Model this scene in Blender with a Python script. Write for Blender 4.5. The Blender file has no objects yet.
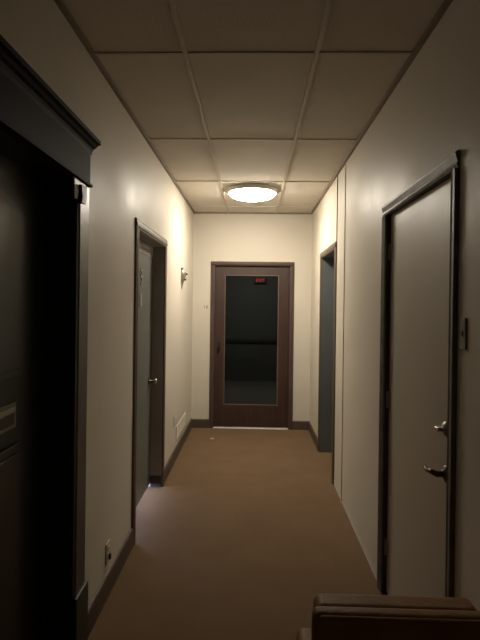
import bpy, bmesh, math, random
from mathutils import Vector, Matrix
random.seed(4)
S = bpy.context.scene
C = S.collection
W, H, L = 1.575, 2.872, 6.414       # corridor width, height, depth in metres
T = 0.22                            # wall thickness

# ------------------------------------------------------------------ camera
F, YAW, PITCH, ROLL, CX, CZ = 481.4, -0.0288, -0.0019, 0.0128, 0.8085, 1.659
cy, sy = math.cos(YAW), math.sin(YAW); cp, sp = math.cos(PITCH), math.sin(PITCH)
fw = Vector((sy*cp, cy*cp, sp)); r0 = Vector((cy, -sy, 0)); u0 = r0.cross(fw)
rt = math.cos(ROLL)*r0 + math.sin(ROLL)*u0
up = -math.sin(ROLL)*r0 + math.cos(ROLL)*u0
cam = bpy.data.cameras.new('camera'); co = bpy.data.objects.new('camera', cam); C.objects.link(co)
cam.sensor_fit = 'VERTICAL'; cam.sensor_height = 24; cam.lens = 24*F/640; cam.clip_start = 0.02
cam.shift_x = 0.68/640; cam.shift_y = -15.03/640
M = Matrix((rt, up, -fw)).transposed().to_4x4(); M.translation = (CX, 0, CZ)
co.matrix_world = M
S.camera = co

# ------------------------------------------------------------------ world, exposure
w = bpy.data.worlds.new('world'); S.world = w; w.use_nodes = True
w.node_tree.nodes['Background'].inputs[0].default_value = (0.35, 0.45, 0.6, 1)
w.node_tree.nodes['Background'].inputs[1].default_value = 0.01
S.view_settings.view_transform = 'Standard'; S.view_settings.look = 'None'
S.view_settings.gamma = 1; S.view_settings.use_curve_mapping = False
S.view_settings.exposure = 0.0
LAMP_STRENGTH = 88.0
# daylight in the side room behind door_2, spilling under the door
la = bpy.data.lights.new('side_room_daylight', 'AREA'); la.shape = 'RECTANGLE'
la.size = 0.10; la.size_y = 0.70; la.energy = 38; la.color = (0.62, 0.68, 1.0)
lo = bpy.data.objects.new('side_room_daylight', la); C.objects.link(lo)
lo.location = (-0.62, 4.22, 0.075); lo.rotation_euler = (0, math.radians(-90), 0)

lb = bpy.data.lights.new('lobby_fill_light', 'AREA'); lb.shape = 'RECTANGLE'; lb.size = 1.2; lb.size_y = 0.3  # added fill to brighten the lobby, stands for no known fixture
lb.energy = 15; lb.color = (1.0, 0.97, 0.88)
lbo = bpy.data.objects.new('lobby_fill_light', lb); C.objects.link(lbo); lbo.location = (0.8, 9.2, 2.75)
# ------------------------------------------------------------------ materials
def mat(name, col, rough=0.6, metal=0.0, spec=0.5, var=0.0, vscale=3.0, bump=0.0, bscale=80.0,
        rvar=0.0, stretch=(1, 1, 1), emis=None, estr=0.0, col2=None):
    m = bpy.data.materials.new(name); m.use_nodes = True
    nt = m.node_tree; n = nt.nodes; k = nt.links
    b = n['Principled BSDF']
    b.inputs['Base Color'].default_value = (*col, 1); b.inputs['Roughness'].default_value = rough
    b.inputs['Metallic'].default_value = metal; b.inputs['Specular IOR Level'].default_value = spec
    if emis:
        b.inputs['Emission Color'].default_value = (*emis, 1); b.inputs['Emission Strength'].default_value = estr
    tc = n.new('ShaderNodeTexCoord'); mp = n.new('ShaderNodeMapping')
    mp.inputs['Scale'].default_value = stretch; k.new(tc.outputs['Object'], mp.inputs['Vector'])
    if var or rvar or col2:
        t = n.new('ShaderNodeTexNoise'); t.inputs['Scale'].default_value = vscale
        t.inputs['Detail'].default_value = 6; k.new(mp.outputs[0], t.inputs['Vector'])
        if var or col2:
            rp = n.new('ShaderNodeValToRGB')
            rp.color_ramp.elements[0].position = 0.3; rp.color_ramp.elements[1].position = 0.7
            c2 = col2 if col2 else tuple(c*(1-var) for c in col)
            rp.color_ramp.elements[0].color = (*c2, 1); rp.color_ramp.elements[1].color = (*col, 1)
            k.new(t.outputs['Fac'], rp.inputs[0]); k.new(rp.outputs[0], b.inputs['Base Color'])
        if rvar:
            mr = n.new('ShaderNodeMapRange'); mr.inputs[1].default_value = .3; mr.inputs[2].default_value = .7
            mr.inputs[3].default_value = max(0.05, rough-rvar); mr.inputs[4].default_value = min(1, rough+rvar)
            k.new(t.outputs['Fac'], mr.inputs[0]); k.new(mr.outputs[0], b.inputs['Roughness'])
    if bump:
        t2 = n.new('ShaderNodeTexNoise'); t2.inputs['Scale'].default_value = bscale
        t2.inputs['Detail'].default_value = 4; k.new(mp.outputs[0], t2.inputs['Vector'])
        bp = n.new('ShaderNodeBump'); bp.inputs['Strength'].default_value = bump
        bp.inputs['Distance'].default_value = 0.004
        k.new(t2.outputs['Fac'], bp.inputs['Height']); k.new(bp.outputs[0], b.inputs['Normal'])
    return m

M_wall = mat('cream_wall_paint', (0.60, 0.55, 0.465), 0.52, spec=0.22, var=0.06, vscale=1.7, bump=0.5, bscale=11, rvar=0.08)
M_back = mat('cream_wall_paint_back', (0.60, 0.555, 0.475), 0.5, spec=0.4, var=0.05, vscale=1.7, bump=0.2, bscale=14)
M_ceil = mat('ceiling_tile', (0.66, 0.61, 0.53), 0.9, spec=0.2, var=0.10, vscale=2.2, bump=0.6, bscale=160)
M_grid = mat('ceiling_grid_metal', (0.50, 0.44, 0.36), 0.5, spec=0.5)
M_edge = mat('ceiling_edge_metal', (0.22, 0.17, 0.125), 0.5)
M_carpet = mat('brown_carpet', (0.165, 0.106, 0.060), 0.95, spec=0.1, col2=(0.147, 0.094, 0.053), vscale=4, bump=1.0, bscale=420)
M_base = mat('brown_baseboard', (0.085, 0.062, 0.046), 0.5, var=0.2, vscale=6)
M_black = mat('black_green_paint', (0.022, 0.023, 0.020), 0.38, spec=0.5, var=0.25, vscale=5, bump=0.1, bscale=30)
M_grayp = mat('dark_grey_gloss_paint', (0.055, 0.056, 0.052), 0.36, spec=0.5, var=0.2, vscale=7, bump=0.15, bscale=30)
M_header = mat('charcoal_header_paint', (0.012, 0.0125, 0.012), 0.68, spec=0.16, var=0.2, vscale=7)
M_brownc = mat('brown_casing_paint', (0.12, 0.085, 0.062), 0.42, var=0.25, vscale=8, stretch=(1, 1, .2))
M_slate = mat('slate_blue_paint', (0.125, 0.140, 0.140), 0.5, var=0.15, vscale=4)
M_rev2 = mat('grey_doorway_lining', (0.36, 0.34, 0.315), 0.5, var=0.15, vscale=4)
M_slateD = mat('slate_door_paint', (0.14, 0.145, 0.132), 0.42, var=0.15, vscale=4)
M_mahog = mat('mahogany_wood', (0.055, 0.028, 0.021), 0.45, col2=(0.034, 0.018, 0.014), vscale=9, stretch=(6, 6, .35), bump=0.1, bscale=20)
M_mahogC = mat('mahogany_casing', (0.085, 0.052, 0.043), 0.45, col2=(0.058, 0.036, 0.030), vscale=9, stretch=(6, 6, .35))
M_slab = mat('beige_door_paint', (0.44, 0.39, 0.32), 0.45, spec=0.28, var=0.08, vscale=2, bump=0.25, bscale=9, rvar=0.06)
M_cas4 = mat('worn_taupe_casing', (0.15, 0.138, 0.12), 0.5, col2=(0.075, 0.070, 0.062), vscale=14, bump=0.5, bscale=40)
M_stop4 = mat('dark_door_stop', (0.045, 0.042, 0.036), 0.45)
M_brass = mat('aged_bronze', (0.10, 0.08, 0.06), 0.3, metal=0.9)
M_chrome = mat('dull_chrome', (0.55, 0.50, 0.44), 0.25, metal=1.0)
M_steel = mat('worn_steel', (0.42, 0.39, 0.33), 0.4, metal=0.8)
M_white = mat('white_enamel', (0.62, 0.58, 0.52), 0.4)
M_plate = mat('cream_plastic', (0.55, 0.49, 0.39), 0.45)
M_dark = mat('dark_plastic', (0.03, 0.027, 0.022), 0.5)
M_label = mat('grey_metal_plate', (0.30, 0.28, 0.24), 0.5, metal=0.2)
M_leather = mat('brown_leather', (0.27, 0.14, 0.05), 0.55, spec=0.25, col2=(0.21, 0.105, 0.036), vscale=7, bump=0.5, bscale=70)
M_wood = mat('dark_leg_wood', (0.06, 0.035, 0.02), 0.5, var=0.3, vscale=8)
M_num = mat('number_dark', (0.10, 0.085, 0.07), 0.5)
M_numw = mat('number_pale', (0.27, 0.26, 0.22), 0.5)
M_paper = mat('pale_paper', (0.38, 0.31, 0.23), 0.8)
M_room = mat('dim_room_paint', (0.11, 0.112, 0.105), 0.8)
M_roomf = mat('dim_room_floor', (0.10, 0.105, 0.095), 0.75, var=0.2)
M_lamp = mat('lit_frosted_glass', (0.9, 0.85, 0.75), 0.5, emis=(1.0, 0.90, 0.745), estr=LAMP_STRENGTH)
M_bulb = mat('lit_small_bulb', (0.9, 0.85, 0.75), 0.5, emis=(1.0, 0.84, 0.62), estr=90.0)
M_exit = mat('exit_red', (0.3, 0.02, 0.01), 0.5, emis=(1.0, 0.10, 0.06), estr=0.9)

def glass_mat():
    m = bpy.data.materials.new('dark_window_glass'); m.use_nodes = True
    nt = m.node_tree; n = nt.nodes; k = nt.links; n.clear()
    o = n.new('ShaderNodeOutputMaterial'); mx = n.new('ShaderNodeMixShader')
    fr = n.new('ShaderNodeFresnel'); fr.inputs[0].default_value = 1.45
    tr = n.new('ShaderNodeBsdfTransparent'); tr.inputs[0].default_value = (0.66, 0.68, 0.66, 1)
    gl = n.new('ShaderNodeBsdfGlossy'); gl.inputs['Roughness'].default_value = 0.06
    k.new(fr.outputs[0], mx.inputs[0]); k.new(tr.outputs[0], mx.inputs[1]); k.new(gl.outputs[0], mx.inputs[2])
    k.new(mx.outputs[0], o.inputs[0]); return m
M_glass = glass_mat()

# ------------------------------------------------------------------ mesh helpers
class MB:
    """collects shapes, builds them as ONE mesh object"""
    def __init__(s): s.bm = bmesh.new()
    def box(s, x0, x1, y0, y1, z0, z1):
        x0, x1 = min(x0, x1), max(x0, x1); y0, y1 = min(y0, y1), max(y0, y1); z0, z1 = min(z0, z1), max(z0, z1)
        v = [s.bm.verts.new((x, y, z)) for x in (x0, x1) for y in (y0, y1) for z in (z0, z1)]
        for q in ((0,1,3,2), (4,6,7,5), (0,4,5,1), (2,3,7,6), (0,2,6,4), (1,5,7,3)):
            s.bm.faces.new([v[i] for i in q])
        return s
    def prism(s, pts, fn, a, b):
        """closed outline pts (u,v) swept from a to b; fn(u,v,t)->xyz"""
        A = [s.bm.verts.new(fn(u, v, a)) for u, v in pts]; B = [s.bm.verts.new(fn(u, v, b)) for u, v in pts]
        n = len(pts)
        s.bm.faces.new(A); s.bm.faces.new(B[::-1])
        for i in range(n): s.bm.faces.new((A[i], B[i], B[(i+1) % n], A[(i+1) % n]))
        return s
    def lathe(s, prof, loc, axis='z', n=32):
        """prof: (radius, height) along the axis"""
        rings = []
        for r, h in prof:
            ring = []
            for i in range(n):
                a = 2*math.pi*i/n; p = (r*math.cos(a), r*math.sin(a), h)
                if axis == 'x': p = (p[2], p[0], p[1])
                if axis == 'y': p = (p[0], p[2], p[1])
                ring.append(s.bm.verts.new((p[0]+loc[0], p[1]+loc[1], p[2]+loc[2])))
            rings.append(ring)
        for A, B in zip(rings, rings[1:]):
            for i in range(n): s.bm.faces.new((A[i], A[(i+1) % n], B[(i+1) % n], B[i]))
        s.bm.faces.new(rings[0][::-1]); s.bm.faces.new(rings[-1])
        return s
    def tube(s, pts, rad, n=12):
        pts = [Vector(p) for p in pts]; rings = []
        rr = rad if isinstance(rad, (list, tuple)) else [rad]*len(pts)
        for i, p in enumerate(pts):
            d = (pts[min(i+1, len(pts)-1)] - pts[max(i-1, 0)]).normalized()
            a = d.orthogonal().normalized() if i == 0 else (rings_a - d*rings_a.dot(d)).normalized()
            rings_a = a; b = d.cross(a)
            rings.append([s.bm.verts.new(p + rr[i]*(math.cos(2*math.pi*j/n)*a + math.sin(2*math.pi*j/n)*b)) for j in range(n)])
        for A, B in zip(rings, rings[1:]):
            for i in range(n): s.bm.faces.new((A[i], A[(i+1) % n], B[(i+1) % n], B[i]))
        s.bm.faces.new(rings[0][::-1]); s.bm.faces.new(rings[-1])
        return s
    def build(s, name, m, parent=None, bevel=0.0, smooth=False, seg=2, label=None):
        bmesh.ops.recalc_face_normals(s.bm, faces=s.bm.faces[:])
        me = bpy.data.meshes.new(name); 
        if parent is not None:
            inv = parent.matrix_world.inverted() if False else Matrix.Translation(-Vector(world_loc(parent)))
            bmesh.ops.transform(s.bm, matrix=inv, verts=s.bm.verts[:])
        s.bm.to_mesh(me); s.bm.free()
        o = bpy.data.objects.new(name, me); C.objects.link(o); me.materials.append(m)
        if parent is not None: o.parent = parent
        if smooth:
            for p in me.polygons: p.use_smooth = True
        if bevel:
            md = o.modifiers.new('bevel', 'BEVEL'); md.width = bevel; md.segments = seg; md.limit_method = 'ANGLE'
            md.angle_limit = math.radians(40)
        if smooth or bevel:
            for p in me.polygons: p.use_smooth = True
            try:
                e = o.modifiers.new('wn', 'WEIGHTED_NORMAL'); e.keep_sharp = True
            except Exception: pass
        if label: o['label'] = label
        return o
def world_loc(o):
    v = Vector(o.location); 
    while o.parent: o = o.parent; v += Vector(o.location)
    return v
def empty(name, loc, label=None, cat=None, group=None, kind=None):
    o = bpy.data.objects.new(name, None); C.objects.link(o); o.location = loc; o.empty_display_size = 0.05
    if label: o['label'] = label
    if cat: o['category'] = cat
    if group: o['group'] = group
    if kind: o['kind'] = kind
    return o
def tag(o, label, cat, group=None):
    o['label'] = label; o['category'] = cat
    if group: o['group'] = group
    return o
def struct(name, mb, m, label, cat, bevel=0.0):
    o = mb.build(name, m, None, bevel); o['kind'] = 'structure'; o['label'] = label; o['category'] = cat
    return o
def text(name, body, size, m, parent, loc, rot, ext=0.003):
    cu = bpy.data.curves.new(name, 'FONT'); cu.body = body; cu.size = size; cu.extrude = ext
    cu.align_x = 'CENTER'; cu.align_y = 'CENTER'
    tmp = bpy.data.objects.new('tmp', cu)
    C.objects.link(tmp)
    dg = bpy.context.evaluated_depsgraph_get(); dg.update()
    me = bpy.data.meshes.new_from_object(tmp.evaluated_get(dg))
    bpy.data.objects.remove(tmp)
    me.name = name; me.materials.clear(); me.materials.append(m)
    R = Matrix.Translation(Vector(loc) - (Vector(world_loc(parent)) if parent else Vector())) @ rot.to_4x4()
    me.transform(R)
    o = bpy.data.objects.new(name, me); C.objects.link(o)
    if parent: o.parent = parent
    return o
ROT_BACK = Matrix(((1,0,0),(0,0,-1),(0,1,0)))                      # text facing -y
ROT_LEFT = Matrix(((0,0,1),(1,0,0),(0,1,0)))                       # on x=0 wall, facing +x, reads along +y

# ------------------------------------------------------------------ openings
Y0 = -1.6                                   # the wall behind the camera
D1 = (1.24, 2.140, 2.205)                   # y0, y1, top
D2 = (3.315, 4.325, 2.168)
D3 = (4.537, 5.450, 2.190)
D4 = (1.885, 2.805, 2.187)
DB = (0.290, 1.297, 2.172)                  # x0, x1, top (back wall)

def side_wall(name, x0, x1, holes, label):
    mb = MB(); y = Y0
    for a, b, z in holes:
        mb.box(x0, x1, y, a, 0, H+.02); mb.box(x0, x1, a, b, z, H+.02); y = b
    mb.box(x0, x1, y, L+T, 0, H+.02)
    return struct(name, mb, M_wall, label, 'wall')
side_wall('wall_left', -T, 0, [D1, D2], 'cream painted left wall of the corridor with two doorways')
side_wall('wall_right', W, W+T, [D4, D3], 'cream painted right wall of the corridor with two doorways')
struct('wall_back', MB().box(0, DB[0], L, L+.15, 0, H+.02).box(DB[1], W, L, L+.15, 0, H+.02).box(DB[0], DB[1], L, L+.15, DB[2], H+.02),
       M_back, 'cream end wall around the glazed wooden door', 'wall')
struct('wall_front', MB().box(-T, W+T, Y0-.15, Y0, 0, H+.02), M_wall, 'cream wall closing the corridor behind the viewer', 'wall')
struct('floor', MB().box(-T, W+T, Y0, L+.06, -0.08, 0), M_carpet, 'brown carpet of the corridor floor', 'floor')
# ceiling: tiles, recessed above an exposed grid
struct('ceiling', MB().box(-T, W+T, Y0-.15, L+T, H+.006, H+.10), M_ceil, 'suspended ceiling of large pale tiles', 'ceiling')
g = MB()
for x in (0.464, 1.099): g.box(x-.011, x+.011, Y0, L, H-.004, H+.0059)
struct('trim_1', g, M_grid, 'tan metal runners of the ceiling grid along the corridor', 'trim')
g = MB()
for y in (-1.326, -.106, 1.114, 2.334, 3.554, 4.774, 5.994):
    for a, b in ((0, .452), (.476, 1.087), (1.111, W)): g.box(a, b, y-.008, y+.008, H-.001, H+.0059)
struct('trim_2', g, M_grid, 'cross bars of the ceiling grid', 'trim')
g = MB()
g.box(0, .022, Y0, L-.02, H-.014, H+.0058).box(W-.022, W, Y0, L-.02, H-.014, H+.0058).box(0, W, L-.02, L, H-.012, H+.0058)
struct('trim_3', g, M_edge, 'brown edge moulding where ceiling meets the walls', 'trim')

def base_prof(h): return [(0, 0), (.014, 0), (.014, h-.012), (.009, h-.003), (.004, h), (0, h)]
g = MB()
for a, b in ((2.295, 3.252), (4.396, L-.0141), (Y0, 1.10)): g.prism(base_prof(.130), lambda u, v, t: (u, t, v), a, b)
struct('baseboard_left', g, M_base, 'brown baseboard along the left wall', 'baseboard')
g = MB()
for a, b in ((5.513, L-.0141), (Y0, 1.81)): g.prism(base_prof(.120), lambda u, v, t: (W-u, t, v), a, b)
struct('baseboard_right', g, M_base, 'brown baseboard along the right wall', 'baseboard')
g = MB()
for a, b in ((0, .236), (1.350, W)): g.prism(base_prof(.118), lambda u, v, t: (t, L-u, v), a, b)
struct('baseboard_back', g, M_base, 'brown baseboard on the end wall', 'baseboard')
struct('trim_4', MB().box(W-.007, W, 4.462, 4.470, 0, H-.015), M_brownc, 'thin dark seam strip running up the right wall to the ceiling', 'trim')
struct('trim_5', MB().box(W-.006, W, 4.076, 4.083, 0, H-.015), M_wall, 'thin cream seam strip on the right wall', 'trim')

# ------------------------------------------------------------------ rooms behind the doors
def room(name, x0, x1, y0, y1, z1, skip, label, m=M_room, t=.05):
    mb = MB()
    if skip != '-x': mb.box(x0-t, x0, y0-t, y1+t, 0, z1)
    if skip != '+x': mb.box(x1, x1+t, y0-t, y1+t, 0, z1)
    if skip != '-y': mb.box(x0, x1, y0-t, y0, 0, z1)
    mb.box(x0, x1, y1, y1+t, 0, z1); mb.box(x0-t, x1+t, y0-t, y1+t, z1, z1+t)
    o = struct(name, mb, m, label, 'wall'); return o
room('wall_side_room', -1.3, -T, 3.05, 4.70, 2.5, '+x', 'walls of the side room behind the left door')
struct('floor_side_room', MB().box(-1.35, -T, 3.0, 4.75, -.08, 0), M_roomf, 'floor of the side room behind the left door', 'floor')
# lobby seen through the glazed door
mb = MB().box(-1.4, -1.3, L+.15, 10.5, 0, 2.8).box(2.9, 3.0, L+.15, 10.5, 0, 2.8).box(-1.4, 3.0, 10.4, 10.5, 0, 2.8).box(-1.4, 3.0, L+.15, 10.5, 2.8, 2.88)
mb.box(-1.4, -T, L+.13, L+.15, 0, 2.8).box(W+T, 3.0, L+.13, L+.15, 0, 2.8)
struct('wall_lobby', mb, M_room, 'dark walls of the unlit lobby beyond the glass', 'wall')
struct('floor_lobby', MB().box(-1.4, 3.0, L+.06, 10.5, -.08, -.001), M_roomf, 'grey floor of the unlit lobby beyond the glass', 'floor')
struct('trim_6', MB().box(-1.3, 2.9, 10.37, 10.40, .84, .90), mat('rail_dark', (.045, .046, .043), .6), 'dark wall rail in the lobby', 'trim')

# ------------------------------------------------------------------ door_1: near left, black panelled door
d = empty('door_1', (0, 1.70, 0), 'near left black panelled door under a heavy moulded header', 'door', kind='structure')
y0, y1, zt = D1
xs = -.125                                           # door face
mb = MB().box(xs-.045, xs, y0+.004, y1-.004, .012, zt-.004)
slab = mb.build('door_slab', M_black, d, .003)
# raised panels with arched top
def arch(ya, yb, za, zb, rise, n=14):
    p = [(ya, za), (yb, za), (yb, zb)]
    for i in range(1, n):
        t = i/n; y = yb + (ya-yb)*t
        p.append((y, zb + rise*math.sin(math.pi*t)**.8))
    p.append((ya, zb)); return p
M_panel = mat('olive_black_panel', (0.035, 0.034, 0.026), 0.4, var=0.15, vscale=5)
for ya, yb in ((1.34, 1.905),):
    o_ = arch(ya, yb, 1.36, 2.00, .075); i_ = arch(ya+.035, yb-.035, 1.395, 1.98, .06)
    ring = MB(); ring.prism(o_, lambda u, v, t: (t, u, v), xs, xs+.012); ring.build('panel_moulding', M_black, slab, .005)
    MB().prism(i_, lambda u, v, t: (t, u, v), xs+.012, xs+.020).build('raised_panel', M_panel, slab, .006)
    o_ = [(ya, .2), (yb, .2), (yb, 1.10), (ya, 1.10)]; i_ = [(ya+.035, .235), (yb-.035, .235), (yb-.035, 1.065), (ya+.035, 1.065)]
    MB().prism(o_, lambda u, v, t: (t, u, v), xs, xs+.012).build('panel_moulding', M_black, slab, .005)
    MB().prism(i_, lambda u, v, t: (t, u, v), xs+.012, xs+.020).build('raised_panel', M_panel, slab, .006)
pl = MB().box(xs+.001, xs+.007, 1.62, 1.868, 1.165, 1.265).build('mail_slot', M_label, d, .002, label='pale metal mail slot plate')
MB().box(xs+.0068, xs+.013, 1.638, 1.850, 1.228, 1.250).build('flap', M_steel, pl, .002)
MB().box(xs+.0068, xs+.009, 1.638, 1.850, 1.180, 1.222).build('inset', M_base, pl, .001)
kn = MB().lathe([(.026, 0), (.026, .006), (.012, .012), (.012, .03), (.026, .04), (.030, .052), (.024, .064), (.001, .068)], (xs, 1.31, 1.0), 'x').build('door_knob', M_brass, slab, 0, True)
# jambs (lining) and casing
mb = MB().box(-T, 0, y0-.002, y0+.003, 0, zt).box(-T, 0, y1-.003, y1+.002, 0, zt).box(-T, 0, y0, y1, zt-.003, zt+.002)
mb.box(xs, xs+.02, y1-.018, y1-.003, 0, zt-.003).box(xs, xs+.02, y0+.003, y0+.018, 0, zt-.003)
mb.build('door_lining', M_black, d)
def casing_prof(w, t): return [(0, 0), (0, t*.6), (.012, t*.75), (.018, t), (w-.03, t), (w-.022, t*.8), (w-.008, t*.8), (w, t*.5), (w, 0)]
cw = .152
MB().prism(casing_prof(cw, .022), lambda u, v, t: (v, y1+u, t), .32, zt).build('casing', M_grayp, d)
MB().prism(casing_prof(cw, .022), lambda u, v, t: (v, y0-u, t), .32, zt).build('casing', M_grayp, d)
MB().box(0, .032, y1, y1+cw+.006, 0, .32).build('plinth_block', M_black, d, .004)
MB().box(0, .032, y0-cw-.006, y0, 0, .32).build('plinth_block', M_black, d, .004)
MB().box(0, .030, y0-cw-.02, y1+cw-.030, zt+.012, 2.385).build('header_board', M_header, d, .003)
MB().box(0, .040, y0-cw-.03, y1+cw-.022, zt-.002, zt+.012).build('header_fillet', M_header, d, .003)
cap = [(0, 2.36), (.030, 2.36), (.034, 2.375), (.040, 2.385), (.052, 2.392), (.060, 2.402), (.074, 2.406), (.074, 2.424), (.066, 2.430), (0, 2.430)]
MB().prism(cap, lambda u, v, t: (u, t, v), y0-cw-.06, y1+cw-.018).build('header_cap', M_header, d)

# small white bracket with dark catch under the header end
e = empty('wall_bracket', (0.025, 2.22, 2.10), 'small white metal bracket with dark catch, under the black header end', 'bracket')
MB().prism([(2.062, 2.200), (2.205, 2.200), (2.195, 2.168), (2.120, 2.160), (2.098, 2.112), (2.072, 2.108)], lambda u, v, t: (t, u, v), .0225, .029).build('plate', M_white, e, .0015)
MB().prism([(2.108, 2.180), (2.178, 2.180), (2.182, 2.140), (2.165, 2.102), (2.112, 2.096), (2.122, 2.130)], lambda u, v, t: (t, u, v), .029, .044).build('catch', M_dark, e, .003, label='dark brown catch')

# ------------------------------------------------------------------ door_2: far left, recessed slate door
d = empty('door_2', (0, 3.86, 0), 'recessed slate grey door in brown casing on the left wall, numbered', 'door', kind='structure')
y0, y1, zt = D2; xs = -.100
slab = MB().box(xs-.04, xs, y0+.006, y1-.006, .032, zt-.10).build('door_slab', M_slateD, d, .003)
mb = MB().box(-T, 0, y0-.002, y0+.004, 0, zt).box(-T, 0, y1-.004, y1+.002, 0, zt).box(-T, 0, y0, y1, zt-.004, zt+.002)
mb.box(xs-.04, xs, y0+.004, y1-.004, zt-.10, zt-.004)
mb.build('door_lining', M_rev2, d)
def surround(d, X, sgn, y0, y1, zt, cw, th, m, z0=0):
    fn = lambda o: (X+sgn*o)
    pr = casing_prof(cw, th)
    MB().prism(pr, lambda u, v, t: (fn(v), y1+u, t), z0, zt).build('casing', m, d)
    MB().prism(pr, lambda u, v, t: (fn(v), y0-u, t), z0, zt).build('casing', m, d)
    MB().prism(pr, lambda u, v, t: (fn(v), t, zt+u), y0-cw, y1+cw).build('head_casing', m, d)
MB().box(xs+.001, -.001, y1-.0095, y1-.004, 0, .10).build('glint_dark_strip', M_black, d)  # black strip added to darken the lining foot where under-door light hits
surround(d, 0, 1, y0, y1, zt, .070, .018, M_brownc)
hd = MB().lathe([(.030, 0), (.030, .006), (.014, .010), (.012, .04), (.001, .042)], (xs, 4.20, .970), 'x').build('door_knob', M_brass, slab, 0, True)
MB().lathe([(.010, 0), (.024, .008), (.028, .02), (.022, .032), (.001, .036)], (xs+.038, 4.20, .970), 'x').build('knob_cap', M_chrome, hd, 0, True)
n_ = text('door_number', '9', .19, M_numw, slab, (xs+.003, 3.86, 1.86), ROT_LEFT)
MB().box(xs, xs+.004, 3.83, 3.90, 1.63, 1.74).build('name_card', M_numw, slab, .001)

# ------------------------------------------------------------------ door_3: far right, dark doorway
d = empty('door_3', (W, 5.04, 0), 'recessed dark slate doorway at the far end of the right wall', 'door', kind='structure')
y0, y1, zt = D3
MB().box(W+T-.045, W+T-.005, y0+.004, y1-.004, .012, zt-.004).build('door_slab', M_slate, d, .003)
MB().box(W, W+T, y0-.002, y0+.004, 0, zt).box(W, W+T, y1-.004, y1+.002, 0, zt).box(W, W+T, y0, y1, zt-.004, zt+.002).build('door_lining', M_slate, d)
surround(d, W, -1, y0, y1, zt, .062, .016, M_brownc)
MB().lathe([(.030, 0), (.030, -.006), (.014, -.010), (.012, -.035), (.026, -.045), (.026, -.06), (.001, -.066)], (W+T-.045, 4.68, 1.0), 'x').build('door_knob', M_brass, d, 0, True)

# ------------------------------------------------------------------ door_4: near right, beige door
d = empty('door_4', (W, 2.37, 0), 'flat beige door with bronze lever on the near right wall', 'door', kind='structure')
y0, y1, zt = D4; xs = W+.022
slab = MB().box(xs, xs+.04, y0+.005, y1-.005, .012, zt-.005).build('door_slab', M_slab, d, .003)
mb = MB().box(W, W+T, y0-.002, y0+.004, 0, zt).box(W, W+T, y1-.004, y1+.002, 0, zt).box(W, W+T, y0, y1, zt-.004, zt+.002)
mb.box(xs+.04, xs+.055, y0, y0+.02, 0, zt).box(xs+.04, xs+.055, y1-.02, y1, 0, zt).box(xs+.04, xs+.055, y0, y1, zt-.02, zt)
mb.build('door_lining', M_stop4, d)
MB().box(xs+.06, W+T, y0+.004, y1-.004, .0, zt-.004).build('closet_back', M_dark, d)
p4 = [(-.004, 0), (-.004, .006), (.006, .012), (.018, .009), (.028, .012), (.044, .017), (.054, .017), (.060, .008), (.060, 0)]
MB().prism(p4, lambda u, v, t: (W-v, y1+u, t), 0, zt-.006).build('casing', M_cas4, d)
MB().prism(p4, lambda u, v, t: (W-v, y0-u, t), 0, zt-.006).build('casing', M_cas4, d)
MB().prism(p4, lambda u, v, t: (W-v, t, zt+u), y0-.060, y1+.060).build('head_casing', M_cas4, d)
for z in (.27, 1.12, 1.97):
    h = MB().box(xs-.003, xs+.001, y1-.045, y1-.006, z-.045, z+.045).build('hinge', M_steel, d, .001)
    MB().lathe([(.006, -.048), (.006, .048)], (xs-.007, y1-.004, z), 'z', 12).build('hinge_pin', M_steel, h, 0, True)
# lever set
lv = MB().lathe([(.001, -.0), (.034, 0), (.034, -.007), (.022, -.014), (.013, -.018), (.013, -.042), (.001, -.043)], (xs, 1.962, .985), 'x').build('door_lever', M_brass, d, 0, True, label='bronze lever handle')
MB().tube([(xs-.042, 1.962, .985), (xs-.052, 1.990, .985), (xs-.055, 2.005, .982), (xs-.055, 2.025, .978), (xs-.055, 2.042, .976), (xs-.054, 2.056, .980)],
          [.012, .011, .010, .009, .008, .009]).build('lever_arm', M_brass, lv, 0, True)
bt = MB().lathe([(.001, 0), (.030, 0), (.030, -.008), (.022, -.018), (.001, -.020)], (xs, 1.962, 1.166), 'x').build('deadbolt', M_steel, d, 0, True, label='steel deadbolt thumb turn')
MB().box(xs-.045, xs-.016, 1.950, 1.982, 1.158, 1.174).build('thumb_turn', M_chrome, bt, .003)

# ------------------------------------------------------------------ door_5: glazed mahogany door in the end wall
d = empty('door_5', ((DB[0]+DB[1])/2, L, 0), 'mahogany door with a tall dark glass pane in the end wall', 'door', kind='structure')
x0, x1, zt = DB; ya, yb = L+.03, L+.075
g0, g1, gz0, gz1 = .424, 1.150, .305, 2.050
for a, b in ((x0+.004, g0), (g1, x1-.004)): MB().box(a, b, ya, yb, .022, zt-.004).build('stile', M_mahog, d, .002)
MB().box(g0, g1, ya, yb, gz1, zt-.004).build('top_rail', M_mahog, d, .002)
MB().box(g0, g1, ya, yb, .022, gz0).build('bottom_rail', M_mahog, d, .002)
M_bead = mat('pale_glazing_bead', (0.13, 0.09, 0.065), 0.4)
b_ = .012
MB().box(g0, g0+b_, ya-.004, ya+.012, gz0, gz1).box(g1-b_, g1, ya-.004, ya+.012, gz0, gz1).box(g0+b_, g1-b_, ya-.004, ya+.012, gz1-b_, gz1).box(g0+b_, g1-b_, ya-.004, ya+.012, gz0, gz0+b_).build('glazing_bead', M_bead, d, .001)
MB().box(g0+.001, g1-.001, ya+.020, ya+.026, gz0+.001, gz1-.001).build('glass_pane', M_glass, d)
mb = MB().box(x0-.002, x0+.004, L, L+.15, 0, zt).box(x1-.004, x1+.002, L, L+.15, 0, zt).box(x0, x1, L, L+.15, zt-.004, zt+.002)
mb.build('door_lining', M_mahogC, d)
cp_ = casing_prof(.052, .020)
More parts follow.
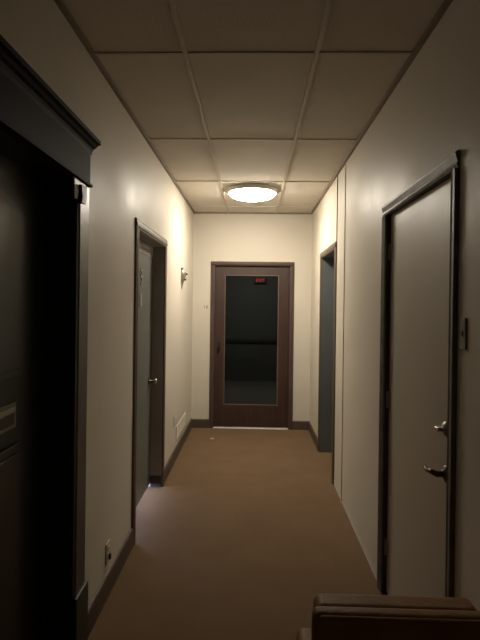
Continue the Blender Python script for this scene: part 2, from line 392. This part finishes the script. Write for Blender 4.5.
MB().prism(cp_, lambda u, v, t: (x1+u, L-v, t), 0, zt).build('casing', M_mahogC, d)
MB().prism(cp_, lambda u, v, t: (x0-u, L-v, t), 0, zt).build('casing', M_mahogC, d)
MB().prism(cp_, lambda u, v, t: (t, L-v, zt+u), x0-.052, x1+.052).build('head_casing', M_mahogC, d)
MB().prism([(L-.012, 0), (L+.13, 0), (L+.12, .012), (L+.0, .014)], lambda u, v, t: (t, u, v), x0+.005, x1-.005).build('threshold', M_label, d, label='pale metal threshold strip')
hn = MB().box(.335, .370, ya-.004, ya, 1.00, 1.16).build('handle_plate', M_brass, d, .002)
MB().tube([(.352, ya-.004, 1.05), (.352, ya-.045, 1.05), (.352, ya-.05, 1.06), (.352, ya-.05, 1.13)], .008).build('pull', M_brass, hn, 0, True)

# exit sign in the dark lobby
e = empty('exit_sign', (.955, 10.36, 2.16), 'small red lit exit sign in the dark room beyond the glass door', 'sign')
MB().box(.83, 1.08, 10.35, 10.39, 2.11, 2.23).build('housing', M_dark, e, .004)
text('exit_lettering', 'EXIT', .095, M_exit, e, (.955, 10.348, 2.17), ROT_BACK, .002)

# ------------------------------------------------------------------ things
# ceiling lamp
LX, LY = .782, 5.10
e = empty('ceiling_lamp', (LX, LY, H), 'glowing round frosted dome lamp on the ceiling near the end wall', 'lamp')
MB().lathe([(.001, 0), (.262, 0), (.262, -.030), (.256, -.038), (.247, -.038), (.244, -.032), (.001, -.032)], (LX, LY, H-.006), 'z', 48).build('base_pan', M_white, e, 0)
prof = [(.242, -.034)] + [(.242*math.cos(a), -.040-.062*math.sin(a)) for a in [math.pi/2*i/12 for i in range(12)]] + [(.004, -.102)]
MB().lathe(prof, (LX, LY, H-.006), 'z', 48).build('glass_dome', M_lamp, e, 0, True)
MB().lathe([(.003, -.101), (.012, -.104), (.012, -.110), (.006, -.120), (.001, -.122)], (LX, LY, H-.006), 'z', 16).build('finial', M_chrome, e, 0, True)

# small wall sconce throwing light up the wall
oy = 5.39
e = empty('wall_sconce', (0, oy, 1.95), 'small pale leaf-shaped wall sconce high on the left wall beyond the slate door', 'wall lamp')
def half_shell(prof, y, n=14, x0=.001):
    mb = MB(); rings = []
    for r_, z in prof:
        rings.append([mb.bm.verts.new((x0 + r_*math.sin(math.pi*i/n), y - r_*1.1*math.cos(math.pi*i/n), z)) for i in range(n+1)])
    for A, B in zip(rings, rings[1:]):
        for i in range(n): mb.bm.faces.new((A[i], A[i+1], B[i+1], B[i]))
    return mb
hs = half_shell([(.003, 1.815), (.010, 1.845), (.018, 1.885), (.036, 1.925), (.046, 1.965), (.050, 2.000), (.040, 2.030), (.033, 2.028), (.042, 2.000), (.038, 1.965), (.028, 1.930), (.006, 1.890)], oy)
hs.build('shade', M_steel, e, 0, True)
MB().box(0, .004, oy-.05, oy+.05, 1.87, 2.055).build('back_plate', M_steel, e, .002)
for a, xx in ((1.985, .060), (1.925, .046)):
    MB().lathe([(.001, -.012), (.011, -.006), (.013, .002), (.009, .010), (.001, .013)], (xx, oy-.010, a), 'z', 14).build('knob', M_brass, e, 0, True)
MB().lathe([(.001, 0), (.012, .002), (.014, .014), (.008, .024), (.001, .026)], (.004, oy-.045, 2.045), 'x', 14).build('top_knob', M_brass, e, 0, True)
MB().lathe([(.001, 1.945), (.010, 1.95), (.014, 1.965), (.014, 2.0), (.008, 2.015), (.001, 2.018)], (.021, oy, 0), 'z', 12).build('bulb', M_bulb, e, 0, True)

# number ten on the end wall
e = empty('door_sign', (.178, L, 1.61), 'small dark number ten on the end wall left of the glazed door', 'number sign')
text('digit', '1', .062, M_num, e, (.160, L-.003, 1.612), ROT_BACK)
text('digit', '0', .062, M_num, e, (.193, L-.003, 1.612), ROT_BACK)

# outlets on the left wall
def outlet(y, z, label):
    e = empty('wall_outlet', (0, y, z), label, 'outlet', 'outlets low on the left wall')
    p = MB().box(0, .006, y-.036, y+.036, z-.058, z+.058).build('cover_plate', M_plate, e, .003)
    for s in (-1, 1):
        r = MB().prism([(y+.017*math.cos(t*math.pi/8), z+s*.021+.014*math.sin(t*math.pi/8)) for t in range(16)], lambda u, v, t: (t, u, v), .0058, .009).build('receptacle', M_plate, p)
        MB().box(.0089, .0094, y-.008, y-.005, z+s*.021-.004, z+s*.021+.005).box(.0089, .0094, y+.005, y+.008, z+s*.021-.004, z+s*.021+.005).build('slots', M_dark, r)
    return e
e = outlet(2.705, .245, 'cream wall outlet low on the left wall between the two doors')
MB().box(.0095, .022, 2.698, 2.712, .204, .238).build('plug', M_dark, e, .003, label='small dark plug')
outlet(4.985, .43, 'cream wall outlet low on the left wall beyond the slate door')

# low vent
e = empty('wall_vent', (0, 5.45, .27), 'pale low wall vent grille just above the baseboard near the end wall', 'vent')
MB().box(0, .008, 5.12, 5.82, .315, .338).box(0, .008, 5.12, 5.82, .185, .205).box(0, .008, 5.12, 5.14, .205, .325).box(0, .008, 5.80, 5.82, .205, .325).build('frame', M_white, e, .002)
g = MB()
for i in range(6):
    z = .215+i*.02; g.prism([(0, z+.006), (.006, z-.004), (.007, z-.003), (.001, z+.008)], lambda u, v, t: (u, t, v), 5.14, 5.80)
g.build('louvres', M_plate, e)

# switch plate near right
e = empty('light_switch', (W, 1.765, 1.56), 'small dark switch plate on the right wall beside the beige door', 'switch')
MB().box(W-.007, W, 1.745, 1.787, 1.505, 1.620).build('cover_plate', M_cas4, e, .002)
MB().box(W-.011, W-.007, 1.761, 1.771, 1.553, 1.573).build('toggle', M_dark, e, .002)

# scrap of paper on carpet
mb = MB().prism([(.30, 5.89), (.33, 5.878), (.352, 5.90), (.345, 5.925), (.305, 5.92)], lambda u, v, t: (u, v, t), 0, .004)
tag(mb.build('paper_scrap', M_paper), 'tiny pale scrap of paper on the carpet before the glazed door', 'paper')

# ------------------------------------------------------------------ leather armchair in the foreground
ax0, ax1, ayb = .963, 1.530, 1.165            # left, right, rear face
e = empty('armchair', ((ax0+ax1)/2, 1.45, 0), 'brown leather armchair in the foreground with its back to the viewer', 'armchair')
def cushion(name, x0, x1, y0, y1, z0, z1, r, m=M_leather, parent=None, lab=None):
    o = MB().box(x0, x1, y0, y1, z0, z1).build(name, m, parent, r, seg=6, label=lab); return o
cushion('back_frame', ax0, ax1, ayb, ayb+.050, .16, .911, .020, parent=e)
cushion('back_cushion', ax0+.014, 1.392, ayb+.053, ayb+.128, .36, .897, .022, parent=e)
cushion('seat', ax0+.07, ax1-.07, ayb+.131, 1.60, .20, .43, .04, parent=e)
cushion('arm', ax0, ax0+.068, ayb+.131, 1.60, .16, .60, .025, parent=e)
cushion('arm', ax1-.068, ax1, ayb+.131, 1.60, .16, .60, .025, parent=e)
mb = MB(); 
mb.tube([(ax0+.010, ayb+.004, .20), (ax0+.010, ayb+.004, .890), (ax0+.022, ayb+.004, .903), (ax1-.022, ayb+.004, .903), (ax1-.010, ayb+.004, .890), (ax1-.010, ayb+.004, .20)], .005, 8)
mb.build('piping', M_leather, e, 0, True)
for x in (ax0+.04, ax1-.04):
    for y in (ayb+.04, 1.56):
        MB().lathe([(.018, 0), (.024, .158)], (x, y, 0), 'z', 16).build('leg', M_wood, e, 0, True)
